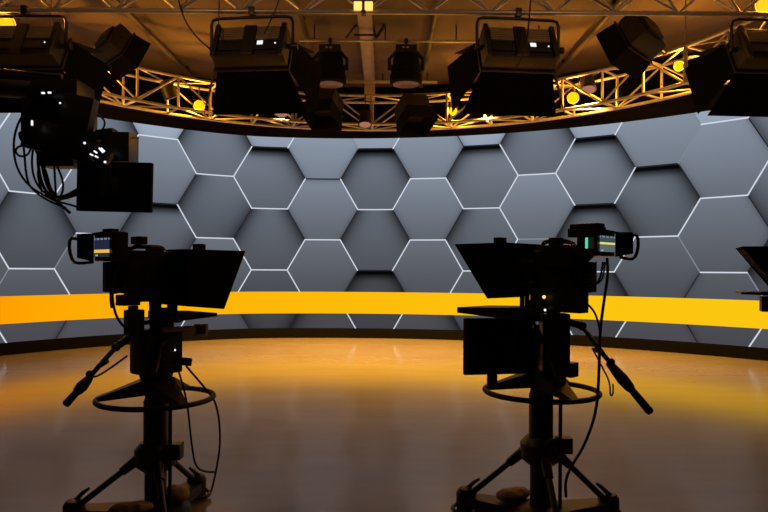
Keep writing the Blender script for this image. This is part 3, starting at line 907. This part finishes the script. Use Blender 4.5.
def teleprompter(g, label, top_r, top_f, bot_f, bot_r, hw, tally, tray, posts):
    root = thing('teleprompter', label, 'teleprompter', g.loc, g.rz, 'teleprompters in front of the cameras')
    tf = g.L(*top_f, hw); tr_ = g.L(*top_r, -hw); bf = g.L(*bot_f, hw); br2 = g.L(*bot_r, hw)
    zt = (tf.z + tr_.z) / 2
    T = .007
    P = [(tr_.x, zt), (tf.x, zt), (bf.x, bf.z), (tr_.x + .02, br2.z)]
    mb = MB()
    for s in (-1, 1):
        mb.slab([(P[0][0], s * hw, P[0][1]), (P[1][0], s * hw, P[1][1]), (P[2][0], s * hw, P[2][1]), (P[3][0], s * hw, P[3][1])], T)
    mb.slab([(P[0][0], -hw, zt), (P[1][0], -hw, zt), (P[1][0], hw, zt), (P[0][0], hw, zt)], T)
    mb.slab([(P[3][0], -hw, P[3][1]), (P[2][0], -hw, P[2][1]), (P[2][0], hw, P[2][1]), (P[3][0], hw, P[3][1])], T)
    mb.slab([(P[0][0], -hw, zt), (P[3][0], -hw, P[3][1]), (P[3][0], hw, P[3][1]), (P[0][0], hw, zt)], T)
    mb.build('hood', 'matte', root)
    gl = MB(); i = .012
    gl.slab([(P[1][0] - i, -hw + i, P[1][1] - i), (P[2][0] - i, -hw + i, P[2][1] + i), (P[2][0] - i, hw - i, P[2][1] + i), (P[1][0] - i, hw - i, P[1][1] - i)], .004); gl.build('mirror_glass', 'matte', root)
    t = g.L(tally[0], tally[1], 0); mb = MB(); mb.box((t.x, 0, zt + .024), (.05, .07, .04), bev=.005); mb.build('tally_light', 'black', root)
    a, b = g.L(tray[0], tray[1], hw * .9), g.L(tray[2], tray[3], hw * .9)
    f0, f1 = sorted((a.x, b.x)); zc = (a.z + b.z) / 2; th = max(.012, abs(a.z - b.z))
    mb = MB(); 
    mb.hull([(f0, s * hw * .9, zc + q * th / 2) for s in (-1, 1) for q in (-1, 1)] + [(f1, s * hw * .9, zc + q * th * .22 + th * .05) for s in (-1, 1) for q in (-1, 1)])
    mb.build('script_monitor', 'plastic', root)
    for px, w in posts:
        p = g.L(px, 305, w)
        mb = MB(); mb.box((p.x, p.y, (zc + P[3][1]) / 2 + .01), (.022, .022, abs(P[3][1] - zc) + .06)); mb.build('support_post', 'darkmetal', root)
    mb = MB(); mb.box(((f0) / 2, 0, zc - .03), (abs(f0) + .2, .09, .025)); mb.build('mounting_rail', 'darkmetal', root)
    return root


# ---- left rig
A = Rig(156, 3.8, 50, True)
pedestal(A, 'camera pedestal on the left with steering ring and one pan grip', 399, (184, 76, 296), 376, 455, (128, 334, 172, 371),
         [([(128, 338, -.02), (116, 347, .02), (99, 366, .04), (84, 384, .05), (65, 405, .07)], 0)])
studio_camera(A, 'studio camera on the left pedestal, lit viewfinder at its left end', (77, 127, 246), (93, 111.5, 237, 257), (118, 168, 250, 292), 0,
              [([(118, 262, .04), (108, 270, .05), (106, 285, .05), (112, 294, .06)], .0055),
               ([(121, 258, .05), (113, 275, .07), (112, 300, .08), (117, 320, .08), (130, 332, .03)], .007),
               ([(127, 283, .08), (120, 292, .09), (112, 294, .09), (110, 284, .08)], .005),
               ([(111, 284, .06), (111, 300, .06), (112, 308, .06)], .009),
               ([(178, 369, .06), (187, 400, .10), (191, 440, .12), (195, 467, .12), (205, 472, .12), (216, 472, .12)], .006),
               ([(186, 366, .06), (205, 388, .10), (217, 403, .12), (221, 440, .12), (216, 472, .12), (211, 492, .12)], .0065),
               ([(93, 377, .05), (98, 376, .05), (112, 367, .03), (127, 356, 0)], .006)],
              [(77.5, 239), (70, 238), (69, 250), (73, 262), (80, 263.5), (93, 262)],
              [('box', (139, 240.5, .02), (.05, .10, .045), 'black'), ('knob', (142, 241, .05), .016, 'black'), ('box', (153, 249, .03), (.07, .05, .03), 'black'),
               ('box', (131, 275, .05), (.075, .07, .15), 'plastic'), ('box', (134, 322, .03), (.09, .07, .14), 'black'), ('box', (163, 318, .02), (.10, .06, .12), 'black'), ('box', (128, 300, .05), (.10, .09, .06), 'plastic'), ('box', (120, 298, .07), (.03, .05, .018), 'plastic'), ('box', (120, 304, .07), (.03, .05, .018), 'plastic'),
               ('rod', ((133, 306, .04), (134, 336, .04)), .028, 'black'), ('rod', ((155, 300, 0), (156, 336, 0)), .035, 'black'), ('rod', ((170, 304, .06), (171, 326, .06)), .018, 'black'),
               ('box', (178, 329, .08), (.20, .04, .028), 'frame'), ('box', (201, 330, .08), (.085, .03, .075), 'frame'), ('box', (201, 330, .102), (.06, .012, .05), 'black'),
               ('box', (145, 297, .0), (.20, .12, .05), 'black'), ('dot', (174.5, 350, .12), .008, 'led'),
               ('rod', ((155, 372, .13), (163, 342, .13)), .008, 'steel')])
teleprompter(A, 'teleprompter hood on the left pedestal camera, opening to the right', (152, 251), (245, 251), (224, 308.5), (176, 306), .18, (199, 248), (178, 313, 217, 319), [(170, -.05), (175, .1)])
sandbag('brownish sandbag on the left pedestal base, left of its column', A, 131, 505, .02, .12, .07, .035, .3)
sandbag('brownish sandbag on the left pedestal base, right of its column', A, 176, 500, .04, .09, .07, .05, -.8)

# ---- right rig
B = Rig(541, 3.8, 46, False)
pedestal(B, 'camera pedestal right of centre with steering ring and one pan grip', 390, (152, 16, 270), 374, 447, (520, 330, 566, 371),
         [([(566, 321, -.02), (582, 326, .02), (603, 354, .04), (619, 375, .05), (651, 413, .07)], 0)])
studio_camera(B, 'studio camera right of centre, viewfinder with green light at its right end', (633, 578, 245), (598.5, 616, 234.5, 252.5), (582, 538, 250, 292), 0,
              [([(596, 262, .05), (592, 275, .06), (582, 285, .07)], .0055),
               ([(603, 262, .05), (600, 280, .07), (592, 288, .08), (580, 290, .07)], .006),
               ([(607, 258, .06), (608, 275, .07), (604, 300, .09), (600, 330, .11), (599, 370, .13), (597, 410, .15), (585, 445, .16), (570, 468, .16), (565, 482, .15), (566, 497, .14)], .008),
               ([(583, 301, .06), (594, 310, .08), (599, 325, .09), (600, 335, .11)], .006),
               ([(605, 262, .06), (603, 278, .07), (598, 284, .08), (586, 287, .08)], .005),
               ([(592, 348, .06), (601, 365, .07), (610, 382, .07), (610, 396, .07), (613, 395, .07), (613, 384, .07)], .0045)],
              [(632.5, 234), (638, 236), (638, 250), (634, 259), (628, 259), (620, 257)],
              [('box', (566, 369, .08), (.11, .08, .08), 'black'), ('box', (560, 382, .06), (.05, .05, .12), 'black'), ('box', (587, 227, .02), (.17, .08, .035), 'black'), ('box', (575, 233, .02), (.06, .06, .05), 'black'), ('box', (556, 242, .04), (.07, .05, .05), 'black'),
               ('box', (560, 256, .06), (.20, .10, .12), 'plastic'),
               ('box', (573, 300, .05), (.14, .09, .14), 'plastic'), ('box', (588, 281, .06), (.05, .04, .02), 'plastic'), ('box', (551, 300, .03), (.22, .10, .10), 'black'),
               ('dot', (544, 297, .11), .010, 'hotlens'), ('dot', (545, 310, .11), .007, 'led'), ('box', (586.5, 243, .125), (.012, .01, .058), 'green'), ('box', (592.5, 243, .125), (.014, .01, .06), 'frame'),
               ('rod', ((552, 306, .02), (551, 338, .02)), .04, 'black'), ('rod', ((530, 300, .04), (530, 330, .04)), .014, 'black'),
               ('rod', ((556, 365, .13), (538, 325, .13)), .013, 'steel')])
teleprompter(B, 'teleprompter hood on the camera right of centre, opening to the left', (540, 246), (455, 243.5), (487, 298), (527, 295), .18, (500, 240), (530, 308, 457, 317), [(527, .05), (522, -.08)])

mon = thing('floor_monitor', 'big black monitor hanging under the teleprompter right of centre', 'monitor', B.loc, B.rz)
a, b = B.L(465, 318, .10), B.L(566, 372, .10)
f0, f1 = sorted((a.x, b.x)); zm, zM = min(a.z, b.z), max(a.z, b.z)
c_ = Vector(((f0 + f1) / 2 + .02, .19, (zm + zM) / 2))
inv = Matrix.Rotation(-B.rz, 4, 'Z')
# it faces mostly away from us
q0, q1 = at(464, 346, 3.55), at(531, 346, 3.62)
mid = (q0 + q1) / 2 - Vector(B.loc); wd = (q1 - q0).length
Xm = inv @ Matrix.Translation(mid) @ Matrix.Rotation(math.atan2(q1.y - q0.y, q1.x - q0.x), 4, 'Z')
hM = (373 - 317) * 3.58 / F
mb = MB(); mb.box((0, 0, 0), (wd, .045, hM), bev=.008); mb.xf(Xm); mb.build('monitor_shell', 'matte', mon)
mb = MB(); mb.box((.06, -.035, -.02), (wd * .5, .03, hM * .55), bev=.008); mb.xf(Xm); mb.build('rear_box', 'matte', mon)
mb = MB(); mb.box((0, .0235, 0), (wd - .03, .004, hM - .03), bev=.001); mb.xf(Xm); mb.build('screen', 'plastic', mon)
mb = MB(); mb.tube([Xm @ Vector((wd * .42, -.03, .02)), Xm @ Vector((wd * .6, .0, .03)), Vector((0, .10, B.z(345)))], .02, 8); mb.build('mount_arm', 'black', mon)
mb = MB(); mb.box((-.04, -.02, -hM / 2 - .03), (.055, .02, .07)); mb.xf(Xm); mb.build('label_tab', 'darkmetal', mon)
mb = MB(); mb.tube([Xm @ Vector(p) for p in ((wd * .22, -.06, hM * .35), (wd * .12, -.08, .0), (wd * .25, -.09, -hM * .3), (wd * .45, -.1, -hM * .6))], .006, 6, smooth=2); mb.build('monitor_cable', 'rubber', mon)
bx = thing('control_box', 'black box under the camera right of centre, beside the hanging monitor', 'control box', B.loc, B.rz)
p = inv @ (at(554, 342, 3.62) - Vector(B.loc))
mb = MB(); mb.box(p, (.155, .10, .32), inv.to_3x3(), bev=.01); mb.build('box_shell', 'plastic', bx)
mb = MB(); mb.tube([inv @ (at(x, y, z_) - Vector(B.loc)) for x, y, z_ in ((533, 322, 3.5), (545, 345, 3.47), (556, 372, 3.5), (560, 384, 3.6))], .011, 8, smooth=2); mb.build('hanging_strap', 'darkmetal', bx)
sandbag('brownish sandbag on the base of the pedestal right of centre', B, 513, 502, .02, .12, .07, .04, .5)

# ---- third rig, only its teleprompter reaches into the picture
C = Rig(838, 3.8, 22, False)
pedestal(C, 'camera pedestal beyond the right edge, carrying the cut off teleprompter', 390, (90, 330, 210), 374, 447, (808, 330, 854, 371), [([(854, 321, -.02), (870, 326, .02), (891, 354, .04), (907, 375, .05), (939, 413, .07)], 0)])
studio_camera(C, 'studio camera beyond the right edge, behind the cut off teleprompter', (921, 866, 245), (886.5, 904, 234.5, 252.5), (876, 826, 250, 292), 0, [], [(920, 234), (926, 236), (926, 250), (922, 259), (916, 259), (908, 257)],
              [('box', (839, 300, .03), (.22, .10, .10), 'black'), ('rod', ((840, 306, .02), (839, 338, .02)), .04, 'black')])
teleprompter(C, 'teleprompter hood cut off by the right edge of the picture', (828, 248), (742, 247), (780, 291), (815, 291), .15, (790, 244), (810, 292, 741, 296), [(815, .05), (810, -.08)])
mb = MB(); p = C.L(769, 304, .1); mb.box(p, (.09, .09, .09), bev=.006)
o = mb.build('accessory_box', pmat('dull red plastic', (.10, .02, .015), .5, noise=.2), None)
o.parent = [x for x in bpy.data.objects if x.name.startswith('teleprompter') and x.get('label', '').startswith('teleprompter hood cut off')][0]
o['label'] = 'dull red box'

# ------------------------------------------------------------------ jib crane with remote camera, upper left
JZ = 5.0
jb = thing('jib_crane', 'black jib crane reaching in from the left at lamp height', 'camera crane', (-4.4, JZ + .1, 0))
J0 = Vector(jb.location)
hp = at(62, 92, JZ)
mb = MB(); mb.lathe([(.45, .0), (.45, .06), (.12, .14), (.07, .2), (.06, 2.85), (.09, 2.9), (.09, 3.05)]); mb.build('column', 'black', jb)
top = Vector((0, 0, 3.0)); e = hp - J0
mb = MB(); d = (e - top)
mb.tube([top - d * .35, top, e], .07, 10); mb.build('jib_arm', 'black', jb)
mb = MB(); mb.tube([top - d * .35 + Vector((0, 0, .16)), top + Vector((0, 0, .16)), e + Vector((0, 0, .12))], .018, 8); mb.build('parallel_rod', 'darkmetal', jb)
for k in range(4):
    mb = MB(); mb.box(top - d * .33 + Vector((-k * .06, 0, 0)), (.055, .3, .3), bev=.01); mb.build('counterweight', 'darkmetal', jb)

rc = thing('remote_camera', 'black remote camera head with tangled cables hanging at upper left', 'camera', hp)
K = lambda px, py, dY=0: at(px, py, JZ + dY) - hp


def kbox(name, x0, y0, x1, y1, dep, dY=0, mat='plastic', bev=.015, par=rc, rot=0):
    a, b = K(x0, y0, dY), K(x1, y1, dY); c = (a + b) / 2
    mb = MB(); mb.box(c, (abs(b.x - a.x), dep, abs(a.z - b.z)), Matrix.Rotation(R(rot), 3, 'Y'), bev=bev)
    return mb.build(name, mat, par)


kbox('mounting_plate', 40, 84, 86, 104, .30)
kbox('head_yoke', 28, 100, 92, 140, .20, .05)
kbox('head_yoke', 62, 96, 92, 146, .10, -.16, 'black', rot=12)
kbox('camera_body', 30, 128, 100, 158, .22, -.05, rot=14)
kbox('control_box', 45, 145, 78, 168, .16)
kbox('control_box', 26, 112, 44, 144, .16, .0, 'black')
kbox('camera_body', 94, 134, 134, 164, .20, .02)
kbox('head_yoke', 98, 130, 116, 142, .12, 0, 'black', rot=-8)
mb = MB(); mb.cyl(K(40, 133), K(22, 138), .07, .05, n=18); mb.build('lens', 'plastic', rc)
mb = MB(); mb.cyl(K(100, 146, -.1), K(80, 140, -.14), .05, .06, n=16); mb.build('tilt_motor', 'black', rc)
mb = MB(); mb.cyl(K(120, 137), K(139, 138), .006, n=8); mb.build('antenna', 'steel', rc)
mb = MB(); mb.tube([K(x, y, -.05) for x, y in ((92, 113), (100, 116), (105, 121), (104, 128), (98, 133))], .008, 6, smooth=2); mb.build('camera_cable', 'rubber', rc)
LP = [[(29, 108), (19, 120), (13, 140), (15, 165), (27, 185), (45, 196), (58, 202)], [(27, 112), (21, 125), (24, 150), (26, 175), (30, 188), (46, 200), (66, 208)],
      [(34, 140), (31, 165), (36, 185), (50, 198), (62, 203)], [(38, 145), (38, 170), (44, 190), (56, 201), (70, 213)], [(40, 148), (44, 178), (52, 196), (62, 198), (80, 188)],
      [(25, 145), (17, 147), (15, 152), (20, 157), (28, 155), (31, 148)], [(54, 164), (55, 180), (56, 198)], [(57, 166), (63, 180), (63, 192), (58, 200)],
      [(46, 152), (40, 162), (37, 175), (42, 192)], [(56, 201), (66, 198), (80, 190)], [(58, 202), (68, 204), (80, 208)], [(36, 150), (46, 172), (50, 190), (60, 200), (78, 194)]]
for k, l in enumerate(LP):
    mb = MB(); mb.tube([K(x, y, -.1 + .03 * (k % 5)) for x, y in l], .0085 + .004 * (k in (3, 4, 11)), 6, smooth=2); mb.build('camera_cable', 'rubber', rc)
for x, y, w, h in ((43, 93, 3.2, 1.8), (49.5, 92.6, 3.2, 1.8), (84.5, 143, 2, 2), (105, 162, 2, 2), (32, 123, 1.6, 5), (60, 103, 1.4, 1.4)):
    a, b = K(x - w / 2, y - h / 2, -.24), K(x + w / 2, y + h / 2, -.24)
    mb = MB(); mb.box((a + b) / 2, (b.x - a.x, .01, a.z - b.z), bev=.002); mb.build('indicator_light', 'led', rc)
for x0, y0, x1, y1 in ((90, 154, 93, 155.5), (94, 151, 97, 153), (99, 148, 103, 152.5), (95, 156, 98, 157.5), (101, 148, 104.5, 151.5)):
    mb = MB(); mb.cyl(K(x0, y0, -.22), K(x1, y1, -.22), .006, n=8); mb.build('indicator_light', 'led', rc)
m2 = thing('camera_monitor', 'flat black monitor hanging under the remote camera at upper left', 'monitor', K(115, 187, -.1) + hp)
HP = Vector(m2.location)
a, b = at(78, 162, JZ - .1) - HP, at(152, 212, JZ - .1) - HP
mb = MB(); mb.box((0, 0, 0), (b.x - a.x, .05, a.z - b.z), Matrix.Rotation(R(1.0), 3, 'Y'), bev=.008); mb.build('monitor_shell', 'matte', m2)
mb = MB(); mb.box((-.03, -.032, 0), (.14, .02, .14), bev=.004); mb.build('mounting_plate', 'black', m2)
mb = MB(); mb.box((0, .027, 0), (b.x - a.x - .04, .004, a.z - b.z - .04), bev=.001); mb.build('screen', 'plastic', m2)
mb = MB(); mb.tube([(-.03, -.03, .02), (-.03, -.06, .15), (-.02, .0, .24)], .022, 8); mb.build('mount_arm', 'black', m2)

# ------------------------------------------------------------------ world: black, gives no light of its own
w = bpy.data.worlds.new('studio'); SC.world = w; w.use_nodes = True
w.node_tree.nodes['Background'].inputs[0].default_value = (0, 0, 0, 1)
w.node_tree.nodes['Background'].inputs[1].default_value = 0
